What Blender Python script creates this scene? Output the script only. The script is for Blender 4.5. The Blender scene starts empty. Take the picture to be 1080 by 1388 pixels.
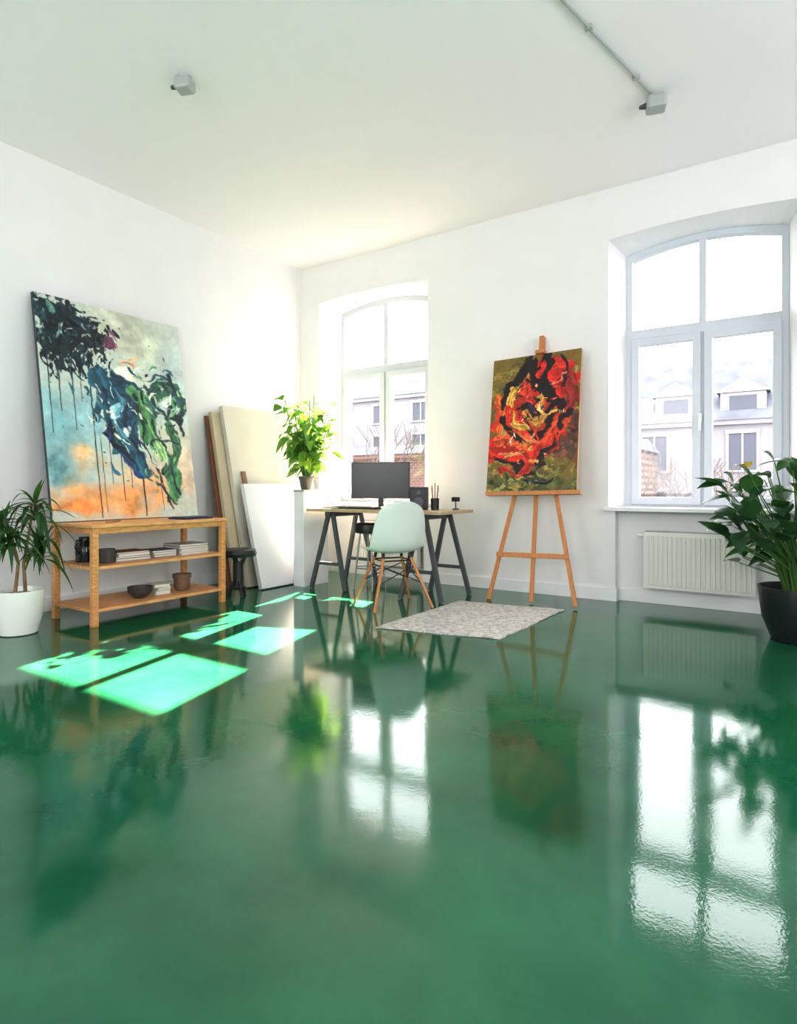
import bpy, math, random
import numpy as np
from mathutils import Vector, Matrix, Euler
random.seed(7)
scene = bpy.context.scene
COL = scene.collection
try:
    scene.view_settings.view_transform = 'Standard'
    scene.view_settings.look = 'None'
    scene.view_settings.exposure = 0.0
    scene.view_settings.gamma = 0.86
except Exception as e:
    print(e)

# ---------------------------------------------------------------- materials
def lin(c):
    return tuple(((x/255.0)/12.92 if x/255.0 <= 0.04045 else (((x/255.0)+0.055)/1.055)**2.4) for x in c)

def mat(name, rgb, rough=0.5, metal=0.0, var=0.0, scale=8.0, bump=0.0, bscale=60.0, coat=0.0, spec=0.5, trans=0.0, stretch=None):
    m = bpy.data.materials.new(name); m.use_nodes = True
    nt = m.node_tree; b = nt.nodes['Principled BSDF']
    c = lin(rgb)
    b.inputs['Base Color'].default_value = (*c, 1)
    b.inputs['Roughness'].default_value = rough
    b.inputs['Metallic'].default_value = metal
    b.inputs['Coat Weight'].default_value = coat
    b.inputs['Specular IOR Level'].default_value = spec
    tc = nt.nodes.new('ShaderNodeTexCoord')
    mp = nt.nodes.new('ShaderNodeMapping')
    nt.links.new(tc.outputs['Object'], mp.inputs['Vector'])
    if stretch: mp.inputs['Scale'].default_value = stretch
    if var > 0:
        n = nt.nodes.new('ShaderNodeTexNoise'); n.inputs['Scale'].default_value = scale
        n.inputs['Detail'].default_value = 5
        nt.links.new(mp.outputs[0], n.inputs['Vector'])
        r = nt.nodes.new('ShaderNodeValToRGB')
        r.color_ramp.elements[0].position = 0.3; r.color_ramp.elements[1].position = 0.7
        r.color_ramp.elements[0].color = (*[x*(1-var) for x in c], 1)
        r.color_ramp.elements[1].color = (*[min(1, x*(1+var)) for x in c], 1)
        nt.links.new(n.outputs['Fac'], r.inputs['Fac'])
        nt.links.new(r.outputs['Color'], b.inputs['Base Color'])
    if bump > 0:
        n2 = nt.nodes.new('ShaderNodeTexNoise'); n2.inputs['Scale'].default_value = bscale
        nt.links.new(mp.outputs[0], n2.inputs['Vector'])
        bp = nt.nodes.new('ShaderNodeBump'); bp.inputs['Strength'].default_value = bump
        bp.inputs['Distance'].default_value = 0.01
        nt.links.new(n2.outputs['Fac'], bp.inputs['Height'])
        nt.links.new(bp.outputs[0], b.inputs['Normal'])
    return m

M = {}
M['wall'] = mat('wall_paint', (235, 233, 234), 0.7, var=0.015, scale=3, bump=0.05, bscale=90)
M['ceil'] = mat('ceiling_paint', (254, 248, 252), 0.7, var=0.01, scale=2)
M['white'] = mat('white_lacquer', (236, 236, 237), 0.35)
M['frame'] = mat('window_frame_white', (208, 212, 220), 0.3)
M['rad'] = mat('radiator_enamel', (230, 228, 222), 0.35)
M['wood'] = mat('oak_wood', (212, 154, 98), 0.45, var=0.22, scale=7, stretch=(3, 3, 12), bump=0.05)
M['woodx'] = mat('oak_wood_board', (220, 164, 110), 0.45, var=0.2, scale=5, stretch=(14, 2, 14), bump=0.05)
M['easel'] = mat('beech_wood', (196, 130, 76), 0.4, var=0.15, scale=6, stretch=(9, 9, 1.5))
M['darkwood'] = mat('dark_brown_board', (130, 86, 62), 0.5, var=0.2, scale=5)
M['desk'] = mat('pale_desk_board', (188, 166, 134), 0.4, var=0.15, scale=4, stretch=(2, 14, 14))
M['black'] = mat('black_plastic', (30, 31, 33), 0.35)
M['screen'] = mat('screen_glass', (20, 22, 25), 0.25)
M['trestle'] = mat('charcoal_paint', (80, 84, 88), 0.45)
M['metal'] = mat('steel', (150, 152, 155), 0.3, metal=0.9)
M['chair'] = mat('mint_polypropylene', (210, 220, 213), 0.38)
M['canvas'] = mat('primed_canvas', (206, 200, 188), 0.8, var=0.05, scale=3, bump=0.1, bscale=300)
M['canvasw'] = mat('white_primed_canvas', (226, 226, 229), 0.8, var=0.02, scale=3, bump=0.1, bscale=300)
M['canvas2'] = mat('raw_cream_canvas', (206, 192, 164), 0.8, var=0.06, scale=4, bump=0.1, bscale=300)
M['canvasedge'] = mat('painted_canvas_edge', (60, 72, 76), 0.7, var=0.4, scale=12)
M['gold'] = mat('gilded_edge', (186, 140, 74), 0.5, var=0.2, scale=10)
M['pot'] = mat('white_ceramic', (234, 234, 230), 0.3)
M['darkpot'] = mat('black_ceramic', (36, 40, 42), 0.3)
M['greypot'] = mat('grey_ceramic', (86, 88, 86), 0.4)
M['clay'] = mat('brown_clay', (122, 94, 74), 0.7, var=0.2)
M['soil'] = mat('potting_soil', (56, 44, 36), 0.95, var=0.4, scale=40, bump=0.6)
M['trunk'] = mat('bark', (132, 106, 78), 0.8, var=0.3, scale=20, bump=0.4)
M['treebark'] = mat('tree_bark', (80, 70, 66), 0.9, var=0.3, scale=20)
M['stem'] = mat('green_stem', (84, 122, 62), 0.5)
def leafmat(name, rgb, tr, rough=0.35, var=0.35, mixf=0.35):
    m = mat(name, rgb, rough, var=var, scale=6)
    nt = m.node_tree; b = nt.nodes['Principled BSDF']; out = nt.nodes['Material Output']
    t = nt.nodes.new('ShaderNodeBsdfTranslucent'); t.inputs['Color'].default_value = (*lin(tr), 1)
    mx = nt.nodes.new('ShaderNodeMixShader'); mx.inputs[0].default_value = mixf
    nt.links.new(b.outputs[0], mx.inputs[1]); nt.links.new(t.outputs[0], mx.inputs[2])
    nt.links.new(mx.outputs[0], out.inputs['Surface'])
    return m
M['leafdark'] = leafmat('leaf_dark_glossy', (44, 78, 52), (78, 132, 52), 0.28, mixf=0.28)
M['leafmid'] = leafmat('leaf_strap_green', (48, 86, 50), (90, 150, 60))
M['leafbright'] = leafmat('leaf_bright_green', (96, 146, 58), (140, 186, 60), mixf=0.3)
M['leafyellow'] = leafmat('leaf_yellow', (198, 166, 70), (206, 180, 90))
M['rad_grille'] = mat('radiator_grille', (160, 160, 158), 0.5)  # plain grey of the radiator's top grille
M['bluebook'] = mat('navy_cover', (34, 50, 90), 0.4)
M['greybook'] = mat('grey_cover', (160, 160, 158), 0.5)
M['paper'] = mat('paper_white', (228, 224, 214), 0.7)
M['darkbook'] = mat('dark_cover', (70, 66, 66), 0.5)
M['device'] = mat('grey_plastic', (170, 174, 172), 0.4)
M['glassware'] = mat('dark_glass', (36, 40, 40), 0.1)

def floor_mat():
    m = bpy.data.materials.new('green_epoxy'); m.use_nodes = True
    nt = m.node_tree; b = nt.nodes['Principled BSDF']; L = nt.links
    tc = nt.nodes.new('ShaderNodeTexCoord')
    n = nt.nodes.new('ShaderNodeTexNoise'); n.inputs['Scale'].default_value = 1.5; n.inputs['Detail'].default_value = 9; n.inputs['Roughness'].default_value = 0.62
    L.new(tc.outputs['Object'], n.inputs['Vector'])
    r = nt.nodes.new('ShaderNodeValToRGB')
    r.color_ramp.elements[0].position = 0.32; r.color_ramp.elements[1].position = 0.70
    r.color_ramp.elements[0].color = (0.0070, 0.086, 0.040, 1)
    r.color_ramp.elements[1].color = (0.0190, 0.150, 0.072, 1)
    L.new(n.outputs['Fac'], r.inputs['Fac'])
    L.new(r.outputs['Color'], b.inputs['Base Color'])
    n4 = nt.nodes.new('ShaderNodeTexNoise'); n4.inputs['Scale'].default_value = 2.5; n4.inputs['Detail'].default_value = 9
    L.new(tc.outputs['Object'], n4.inputs['Vector'])
    mr = nt.nodes.new('ShaderNodeMapRange'); mr.inputs['From Min'].default_value = 0.3; mr.inputs['From Max'].default_value = 0.7
    mr.inputs['To Min'].default_value = 0.03; mr.inputs['To Max'].default_value = 0.10
    L.new(n4.outputs['Fac'], mr.inputs['Value']); L.new(mr.outputs[0], b.inputs['Roughness'])
    b.inputs['IOR'].default_value = 1.51
    n5 = nt.nodes.new('ShaderNodeTexNoise'); n5.inputs['Scale'].default_value = 4.0; n5.inputs['Detail'].default_value = 4
    n6 = nt.nodes.new('ShaderNodeTexNoise'); n6.inputs['Scale'].default_value = 120; n6.inputs['Detail'].default_value = 2
    L.new(tc.outputs['Object'], n5.inputs['Vector']); L.new(tc.outputs['Object'], n6.inputs['Vector'])
    b1 = nt.nodes.new('ShaderNodeBump'); b1.inputs['Strength'].default_value = 0.14; b1.inputs['Distance'].default_value = 0.006
    b2 = nt.nodes.new('ShaderNodeBump'); b2.inputs['Strength'].default_value = 0.14; b2.inputs['Distance'].default_value = 0.0008
    L.new(n5.outputs['Fac'], b1.inputs['Height']); L.new(n6.outputs['Fac'], b2.inputs['Height'])
    L.new(b1.outputs[0], b2.inputs['Normal']); L.new(b2.outputs[0], b.inputs['Normal'])
    return m
M['floor'] = floor_mat()

def glass_mat():
    m = bpy.data.materials.new('window_glass'); m.use_nodes = True
    nt = m.node_tree; nt.nodes.remove(nt.nodes['Principled BSDF']); out = nt.nodes['Material Output']
    t = nt.nodes.new('ShaderNodeBsdfTransparent'); t.inputs['Color'].default_value = (0.97, 0.98, 0.98, 1)
    g = nt.nodes.new('ShaderNodeBsdfGlossy'); g.inputs['Roughness'].default_value = 0.02
    mx = nt.nodes.new('ShaderNodeMixShader'); mx.inputs[0].default_value = 0.04
    nt.links.new(t.outputs[0], mx.inputs[1]); nt.links.new(g.outputs[0], mx.inputs[2])
    nt.links.new(mx.outputs[0], out.inputs['Surface'])
    return m
M['glass'] = glass_mat()

def rug_mat():
    m = bpy.data.materials.new('worn_wool_rug'); m.use_nodes = True
    nt = m.node_tree; b = nt.nodes['Principled BSDF']; L = nt.links
    tc = nt.nodes.new('ShaderNodeTexCoord')
    w = nt.nodes.new('ShaderNodeTexVoronoi'); w.inputs['Scale'].default_value = 24
    n = nt.nodes.new('ShaderNodeTexNoise'); n.inputs['Scale'].default_value = 30; n.inputs['Detail'].default_value = 8; n.inputs['Distortion'].default_value = 1.5
    L.new(tc.outputs['Object'], w.inputs['Vector']); L.new(tc.outputs['Object'], n.inputs['Vector'])
    a = nt.nodes.new('ShaderNodeMath'); a.operation = 'ADD'
    mu = nt.nodes.new('ShaderNodeMath'); mu.operation = 'MULTIPLY'; mu.inputs[1].default_value = 0.3
    L.new(w.outputs['Distance'], mu.inputs[0]); L.new(mu.outputs[0], a.inputs[0]); L.new(n.outputs['Fac'], a.inputs[1])
    r = nt.nodes.new('ShaderNodeValToRGB')
    r.color_ramp.elements[0].position = 0.42; r.color_ramp.elements[1].position = 0.78
    r.color_ramp.elements[0].color = (*lin((156, 152, 150)), 1); r.color_ramp.elements[1].color = (*lin((218, 212, 206)), 1)
    L.new(a.outputs[0], r.inputs['Fac']); L.new(r.outputs['Color'], b.inputs['Base Color'])
    b.inputs['Roughness'].default_value = 0.95
    bp = nt.nodes.new('ShaderNodeBump'); bp.inputs['Strength'].default_value = 0.3; bp.inputs['Distance'].default_value = 0.006
    L.new(n.outputs['Fac'], bp.inputs['Height']); L.new(bp.outputs[0], b.inputs['Normal'])
    return m
M['rug'] = rug_mat()

def brick_mat():
    m = bpy.data.materials.new('brick_wall'); m.use_nodes = True
    nt = m.node_tree; b = nt.nodes['Principled BSDF']; L = nt.links
    tc = nt.nodes.new('ShaderNodeTexCoord'); mp = nt.nodes.new('ShaderNodeMapping'); mp.inputs['Rotation'].default_value = (math.pi/2, 0, 0)
    L.new(tc.outputs['Object'], mp.inputs[0])
    k = nt.nodes.new('ShaderNodeTexBrick'); k.inputs['Scale'].default_value = 3
    k.inputs['Color1'].default_value = (0.075, 0.032, 0.026, 1); k.inputs['Color2'].default_value = (0.10, 0.045, 0.036, 1); k.inputs['Mortar'].default_value = (0.13, 0.11, 0.10, 1)
    L.new(mp.outputs[0], k.inputs['Vector']); L.new(k.outputs['Color'], b.inputs['Base Color'])
    b.inputs['Roughness'].default_value = 0.9
    return m
M['brick'] = brick_mat()
M['facade'] = mat('pale_stucco', (120, 117, 122), 0.9, var=0.12, scale=0.8, spec=0.1)
M['ftrim'] = mat('stucco_trim', (140, 138, 142), 0.9, spec=0.1)
M['roof'] = mat('slate_roof', (94, 96, 104), 0.9, var=0.2, scale=2, spec=0.1)
M['fwin'] = mat('facade_window', (74, 76, 86), 0.6, spec=0.2)
M['street'] = mat('asphalt', (110, 110, 110), 0.9, var=0.1)

def paint_mat(name):
    m = bpy.data.materials.new(name); m.use_nodes = True
    nt = m.node_tree; b = nt.nodes['Principled BSDF']; L = nt.links
    a = nt.nodes.new('ShaderNodeVertexColor'); a.layer_name = 'Paint'
    L.new(a.outputs['Color'], b.inputs['Base Color']); b.inputs['Roughness'].default_value = 0.5
    tc = nt.nodes.new('ShaderNodeTexCoord')
    n = nt.nodes.new('ShaderNodeTexNoise'); n.inputs['Scale'].default_value = 26; n.inputs['Detail'].default_value = 6; n.inputs['Distortion'].default_value = 1.5
    L.new(tc.outputs['Object'], n.inputs['Vector'])
    bp = nt.nodes.new('ShaderNodeBump'); bp.inputs['Strength'].default_value = 0.3; bp.inputs['Distance'].default_value = 0.008
    L.new(n.outputs['Fac'], bp.inputs['Height']); L.new(bp.outputs[0], b.inputs['Normal'])
    return m
M['paint'] = paint_mat('oil_paint')

# ---------------------------------------------------------------- mesh builder
class MB:
    def __init__(s): s.v = []; s.f = []
    def box(s, lo, hi):
        n = len(s.v); x0, y0, z0 = lo; x1, y1, z1 = hi
        s.v += [(x0,y0,z0),(x1,y0,z0),(x1,y1,z0),(x0,y1,z0),(x0,y0,z1),(x1,y0,z1),(x1,y1,z1),(x0,y1,z1)]
        s.f += [tuple(n+i for i in q) for q in [(0,3,2,1),(4,5,6,7),(0,1,5,4),(1,2,6,5),(2,3,7,6),(3,0,4,7)]]
        return s
    def cyl(s, p0, p1, r0, r1=None, n=16):
        if r1 is None: r1 = r0
        p0 = Vector(p0); p1 = Vector(p1); d = (p1-p0).normalized()
        a = d.orthogonal().normalized(); b = d.cross(a)
        k = len(s.v)
        for p, r in ((p0, r0), (p1, r1)):
            for i in range(n):
                t = 2*math.pi*i/n
                s.v.append(tuple(p + a*(r*math.cos(t)) + b*(r*math.sin(t))))
        for i in range(n):
            j = (i+1) % n
            s.f.append((k+i, k+j, k+n+j, k+n+i))
        s.f.append(tuple(k+i for i in reversed(range(n)))); s.f.append(tuple(k+n+i for i in range(n)))
        return s
    def tube(s, pts, rads, n=10):
        pts = [Vector(p) for p in pts]; k = len(s.v)
        ref = None
        for i, p in enumerate(pts):
            d = (pts[min(i+1, len(pts)-1)] - pts[max(i-1, 0)]).normalized()
            if ref is None: ref = d.orthogonal().normalized()
            a = (ref - d*ref.dot(d)).normalized(); ref = a; b = d.cross(a)
            for q in range(n):
                t = 2*math.pi*q/n
                s.v.append(tuple(p + a*(rads[i]*math.cos(t)) + b*(rads[i]*math.sin(t))))
        for i in range(len(pts)-1):
            for q in range(n):
                w = (q+1) % n
                s.f.append((k+i*n+q, k+i*n+w, k+(i+1)*n+w, k+(i+1)*n+q))
        s.f.append(tuple(k+q for q in reversed(range(n)))); e = k+(len(pts)-1)*n
        s.f.append(tuple(e+q for q in range(n)))
        return s
    def beam(s, p0, p1, w, d, side=(1,0,0)):
        p0 = Vector(p0); p1 = Vector(p1); ax = (p1-p0).normalized(); sd = Vector(side)
        sd = (sd-ax*sd.dot(ax)).normalized(); o = ax.cross(sd); k = len(s.v)
        for p in (p0, p1):
            for a, b in ((-1,-1),(1,-1),(1,1),(-1,1)):
                s.v.append(tuple(p+sd*(a*w/2)+o*(b*d/2)))
        s.f += [tuple(k+i for i in q) for q in [(0,3,2,1),(4,5,6,7),(0,1,5,4),(1,2,6,5),(2,3,7,6),(3,0,4,7)]]
        return s
    def lathe(s, prof, c=(0,0,0), n=32):
        k = len(s.v)
        for r, z in prof:
            for i in range(n):
                t = 2*math.pi*i/n
                s.v.append((c[0]+r*math.cos(t), c[1]+r*math.sin(t), c[2]+z))
        for a in range(len(prof)-1):
            for i in range(n):
                j = (i+1) % n
                s.f.append((k+a*n+i, k+a*n+j, k+(a+1)*n+j, k+(a+1)*n+i))
        s.f.append(tuple(k+i for i in reversed(range(n))))
        e = k+(len(prof)-1)*n
        s.f.append(tuple(e+i for i in range(n)))
        return s
    def quad(s, a, b, c, d):
        k = len(s.v); s.v += [tuple(a), tuple(b), tuple(c), tuple(d)]; s.f.append((k, k+1, k+2, k+3)); return s
    def leaf(s, base, d, L, W, droop=0.3, fold=0.15, n=6, clamp=None, pw=0.8, roll=0.0):
        base = Vector(base); d = Vector(d).normalized(); up = Vector((0,0,1))
        side = d.cross(up)
        if side.length < 0.05: side = Vector((1,0,0))
        side.normalize()
        side = Matrix.Rotation(roll, 3, d) @ side
        nrm = side.cross(d).normalized(); k = len(s.v)
        for i in range(n+1):
            t = i/n
            p = base + d*(L*t*(1-0.25*droop*t)) - up*(droop*L*t*t)
            w = W*math.sin(math.pi*min(1, max(0, t))**pw)*0.5 + 0.001
            for q in (p-side*w+nrm*(fold*w), p, p+side*w+nrm*(fold*w)):
                q = tuple(q)
                if clamp: q = clamp(q)
                s.v.append(q)
        for i in range(n):
            a = k+i*3
            s.f += [(a, a+1, a+4, a+3), (a+1, a+2, a+5, a+4)]
        return s
    def make(s, name, m, bevel=0, smooth=False, parent=None, loc=(0,0,0), rot=(0,0,0)):
        me = bpy.data.meshes.new(name); me.from_pydata(s.v, [], s.f); me.update()
        o = bpy.data.objects.new(name, me); COL.objects.link(o)
        me.materials.append(M[m] if isinstance(m, str) else m)
        if smooth:
            me.polygons.foreach_set('use_smooth', [True]*len(me.polygons))
            try: me.set_sharp_from_angle(angle=math.radians(40))
            except Exception: pass
        if bevel:
            b = o.modifiers.new('bevel', 'BEVEL'); b.width = bevel; b.segments = 2; b.limit_method = 'ANGLE'
        o.location = loc; o.rotation_euler = rot
        if parent: o.parent = parent
        return o

def thing(name, label, cat, loc=(0,0,0), rot=(0,0,0), group=None):
    e = bpy.data.objects.new(name, None); e.empty_display_size = 0.1
    e.location = loc; e.rotation_euler = rot; COL.objects.link(e)
    e['label'] = label; e['category'] = cat
    if group: e['group'] = group
    return e
def tag(o, label, cat, group=None):
    o['label'] = label; o['category'] = cat
    if group: o['group'] = group
    return o
def struct(o): o['kind'] = 'structure'; return o

# ---------------------------------------------------------------- room
H = 3.44; X1 = 7.6; Y1 = -8.6
SILL = 0.75; DEP = 0.30; TH = 0.5
fl = struct(MB().box((-0.2, Y1-0.2, -0.1), (X1+0.2, 0.5, 0.0)).make('floor', 'floor'))
struct(MB().box((-0.2, Y1-0.2, H), (X1+0.2, 0.5, H+0.15)).make('ceiling', 'ceil'))
struct(MB().box((-0.2, Y1-0.2, 0), (0, 0.5, H)).make('wall_left', 'wall'))
struct(MB().box((-1.0, 0.505, 3.262), (X1+0.2, 1.12, 3.45)).make('trim_9', 'white'))  # unseen slab outside, added to cut off the far end of the sun patches
OP = [(0.28, 1.70, 0.36, 1.60), (3.455, 4.80, 3.53, 4.72), (6.05, 7.25, 6.12, 7.18)]
SPR_O, RISE_O, SPR_I, RISE_I = 3.01, 0.035, 2.945, 0.08
NA = 20
def arch(xa, xb, spr, rise):
    pts = []
    for i in range(NA+1):
        u = i/NA; pts.append((xa+(xb-xa)*u, spr+rise*(1-(2*u-1)**2)))
    return pts
def back_wall():
    b = MB()
    x = 0.0
    for (xa, xb, ia, ib) in OP:
        b.quad((x,0,0), (xa,0,0), (xa,0,H), (x,0,H))
        b.quad((x,TH,0), (x,TH,H), (ia,TH,H), (ia,TH,0))
        oa = arch(xa, xb, SPR_O, RISE_O); ii = arch(ia, ib, SPR_I, RISE_I)
        for k in range(NA):
            p, q = oa[k], oa[k+1]
            b.quad((p[0],0,p[1]), (q[0],0,q[1]), (q[0],0,H), (p[0],0,H))
            r, s_ = ii[k], ii[k+1]
            b.quad((p[0],0,p[1]), (r[0],DEP,r[1]), (s_[0],DEP,s_[1]), (q[0],0,q[1]))
            b.quad((r[0],DEP,r[1]), (r[0],TH,r[1]), (s_[0],TH,s_[1]), (s_[0],DEP,s_[1]))
            b.quad((r[0],TH,r[1]), (r[0],TH,H), (s_[0],TH,H), (s_[0],TH,s_[1]))
        b.quad((xa,0,SILL), (ia,DEP,SILL), (ia,DEP,SPR_I), (xa,0,SPR_O))
        b.quad((xb,0,SILL), (xb,0,SPR_O), (ib,DEP,SPR_I), (ib,DEP,SILL))
        b.quad((ia,DEP,SILL), (ia,TH,SILL), (ia,TH,SPR_I), (ia,DEP,SPR_I))
        b.quad((ib,DEP,SILL), (ib,DEP,SPR_I), (ib,TH,SPR_I), (ib,TH,SILL))
        b.quad((xa,0,SILL), (xb,0,SILL), (ib,DEP,SILL), (ia,DEP,SILL))
        b.quad((ia,DEP,SILL), (ib,DEP,SILL), (ib,TH,SILL), (ia,TH,SILL))
        b.quad((ia,TH,0), (ia,TH,SILL), (ib,TH,SILL), (ib,TH,0))
        na, nb, ND = xa+0.055, xb-0.05, 0.09
        b.quad((xa,0,0), (na,0,0), (na,0,SILL), (xa,0,SILL))
        b.quad((nb,0,0), (xb,0,0), (xb,0,SILL), (nb,0,SILL))
        b.quad((na,ND,0), (nb,ND,0), (nb,ND,SILL), (na,ND,SILL))
        b.quad((na,0,0), (na,ND,0), (na,ND,SILL), (na,0,SILL))
        b.quad((nb,0,0), (nb,0,SILL), (nb,ND,SILL), (nb,ND,0))
        x = xb
        b.quad((ib,TH,0), (ib,TH,H), (xb,TH,H), (xb,TH,0))
    b.quad((x,0,0), (X1,0,0), (X1,0,H), (x,0,H))
    b.quad((x,TH,0), (x,TH,H), (X1,TH,H), (X1,TH,0))
    return struct(b.make('wall_back', 'wall'))
back_wall()
b = MB()
b.box((X1, Y1-0.2, 0), (X1+0.2, 0.5, 0.8)); b.box((X1, Y1-0.2, 2.95), (X1+0.2, 0.5, H))
for a, c in ((Y1-0.2, -6.6), (-5.0, -3.6), (-2.0, 0.5)): b.box((X1, a, 0.8), (X1+0.2, c, 2.95))  # openings out of view, added to send light onto the left wall
struct(b.make('wall_right', 'wall'))
b = MB()
b.box((0, Y1-0.2, 0), (X1, Y1, 0.8)); b.box((0, Y1-0.2, 2.95), (X1, Y1, H))
for a, c in ((0, 1.2), (3.0, 4.6), (6.4, X1)): b.box((a, Y1-0.2, 0.8), (c, Y1, 2.95))  # openings behind the camera, added to let in fill light
struct(b.make('wall_front', 'wall'))

bb = MB(); bh = 0.105
x = 0.0
for (xa, xb, ia, ib) in OP:
    na, nb, ND = xa+0.055, xb-0.05, 0.09
    bb.box((x, -0.018, 0), (na, 0.0, bh)); bb.box((na, ND-0.018, 0), (nb, ND, bh))
    bb.box((na-0.0, -0.018, 0), (na+0.016, ND, bh)); bb.box((nb-0.016, -0.018, 0), (nb, ND, bh))
    x = nb
bb.box((x, -0.018, 0), (X1, 0, bh))
struct(bb.make('baseboard_back', 'white', bevel=0.003))
struct(MB().box((0, Y1, 0), (0.018, -0.018, bh)).make('baseboard_left', 'white', bevel=0.003))

def ring(b, outer, inner, y0, y1):
    k = len(b.v); n = len(outer)
    for y in (y0, y1):
        for lp in (outer, inner):
            for p in lp: b.v.append((p[0], y, p[1]))
    def id(yy, lp, i): return k + yy*2*n + lp*n + (i % n)
    for i in range(n):
        b.f.append((id(0,0,i), id(0,0,i+1), id(0,1,i+1), id(0,1,i)))
        b.f.append((id(1,0,i), id(1,1,i), id(1,1,i+1), id(1,0,i+1)))
        b.f.append((id(0,1,i), id(0,1,i+1), id(1,1,i+1), id(1,1,i)))
        b.f.append((id(0,0,i), id(1,0,i), id(1,0,i+1), id(0,0,i+1)))
def rect(x0, x1, z0, z1): return [(x0,z0),(x1,z0),(x1,z1),(x0,z1)]
for wi, (xa, xb, ia, ib) in enumerate(OP):
    e = bpy.data.objects.new('window_%d' % (wi+1), None); COL.objects.link(e)
    e.location = ((ia+ib)/2, DEP, SILL); e['kind'] = 'structure'
    cx = (ia+ib)/2; w = (ib-ia)/2
    def loc_arch(ins, zb, spr):
        a = arch(ia+ins-cx, ib-ins-cx, spr-SILL, RISE_I)
        return [(-w+ins, zb-SILL), (w-ins, zb-SILL)] + list(reversed(a))
    fb = MB()
    ring(fb, loc_arch(0.0, SILL, SPR_I), loc_arch(0.05, SILL+0.055, SPR_I-0.05), 0.0, 0.08)
    TZ = 2.215-SILL
    fb.box((-w+0.05, 0.003, TZ), (w-0.05, 0.077, TZ+0.085))
    fb.box((-0.028, 0.003, TZ+0.08), (0.028, 0.077, SPR_I-0.05+RISE_I-SILL+0.002))
    fb.box((-0.03, 0.006, 0.05), (0.03, 0.075, TZ))
    o = fb.make('window_frame', 'frame', bevel=0.003, parent=e)
    for sgn in (-1, 1):
        sb = MB()
        xl, xr = (-w+0.045, -0.012) if sgn < 0 else (0.012, w-0.045)
        ring(sb, rect(xl, xr, 0.05, TZ+0.005), rect(xl+0.062, xr-0.062, 0.115, TZ-0.06), -0.018, 0.055)
        sb.make('window_sash', 'frame', bevel=0.004, parent=e)
    g = MB()
    for lp, y in ((rect(-w+0.1, -0.06, 0.11, TZ-0.05), 0.02), (rect(0.06, w-0.1, 0.11, TZ-0.05), 0.02)):
        g.quad(*[(p[0], y, p[1]) for p in lp])
    top = loc_arch(0.045, TZ+SILL+0.08, SPR_I-0.045)
    k = len(g.v)
    g.v += [(p[0], 0.04, p[1]) for p in top]; g.f.append(tuple(range(k, k+len(top))))
    g.make('window_pane', 'glass', parent=e)
    hb = MB(); hb.box((-0.026, -0.03, 0.72), (-0.002, -0.018, 0.80)); hb.cyl((-0.014,-0.018,0.77), (-0.014,-0.065,0.77), 0.009)
    hb.box((-0.024, -0.072, 0.65), (-0.004, -0.055, 0.785))
    hb.make('window_handle', 'white', bevel=0.004, parent=e)
    s = MB().box((xa-0.035, -0.045, SILL-0.0), (xb+0.035, -0.0005, SILL+0.032))
    s.box((xa+0.002, -0.001, SILL+0.0), (xb-0.002, 0.05, SILL+0.032)).box((ia+0.002, 0.05, SILL), (ib-0.002, DEP-0.001, SILL+0.032))
    struct(s.make('trim_%d' % (wi+1), 'white', bevel=0.004))

def radiator(x0, x1, label):
    e = thing('radiator', label, 'radiator', ((x0+x1)/2, 0.0, 0.0))
    w = (x1-x0)/2; z0, z1 = 0.14, 0.59
    p = MB(); p.box((-w, -0.05, z0), (w, 0.03, z1))
    n = int((2*w)/0.034)
    for i in range(n):
        cx = -w+0.02+(2*w-0.04)*(i+0.5)/n
        p.box((cx-0.010, -0.060, z0+0.03), (cx+0.010, -0.048, z1-0.03))
    p.make('panel', 'rad', bevel=0.004, parent=e)
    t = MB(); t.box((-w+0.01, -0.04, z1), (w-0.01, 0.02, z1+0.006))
    t.make('top_grille', 'rad_grille', parent=e)
    MB().cyl((-w-0.001, -0.02, z1-0.03), (-w-0.05, -0.02, z1-0.03), 0.018, 0.016).make('valve', 'white', smooth=True, parent=e)
    for xx in (-w*0.7, w*0.6):
        MB().box((xx, 0.03, 0.3), (xx+0.04, 0.0895, 0.36)).make('bracket', 'white', parent=e)
radiator(3.74, 4.52, 'white ribbed panel radiator under a window sill')
radiator(0.86, 1.60, 'white panel radiator under the window behind the desk')

# ---------------------------------------------------------------- painter
def vnoise(nx, ny, cx, cy, seed):
    r = np.random.RandomState(seed).rand(cy+2, cx+2)
    xs = np.linspace(0, cx, nx, endpoint=False); ys = np.linspace(0, cy, ny, endpoint=False)
    xi = xs.astype(int); yi = ys.astype(int); xf = xs-xi; yf = ys-yi
    xf = xf*xf*(3-2*xf); yf = yf*yf*(3-2*yf)
    a = r[np.ix_(yi, xi)]; b_ = r[np.ix_(yi, xi+1)]; c = r[np.ix_(yi+1, xi)]; d = r[np.ix_(yi+1, xi+1)]
    return (a*(1-xf)+b_*xf)*(1-yf)[:, None] + (c*(1-xf)+d*xf)*yf[:, None]
def fbm(nx, ny, c, seed, asp=1.4, oct=5):
    o = np.zeros((ny, nx)); amp = 1; tot = 0
    for i in range(oct):
        o += amp*vnoise(nx, ny, max(1, c*2**i), max(1, int(c*asp)*2**i), seed+i); tot += amp; amp *= 0.55
    return o/tot
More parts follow.
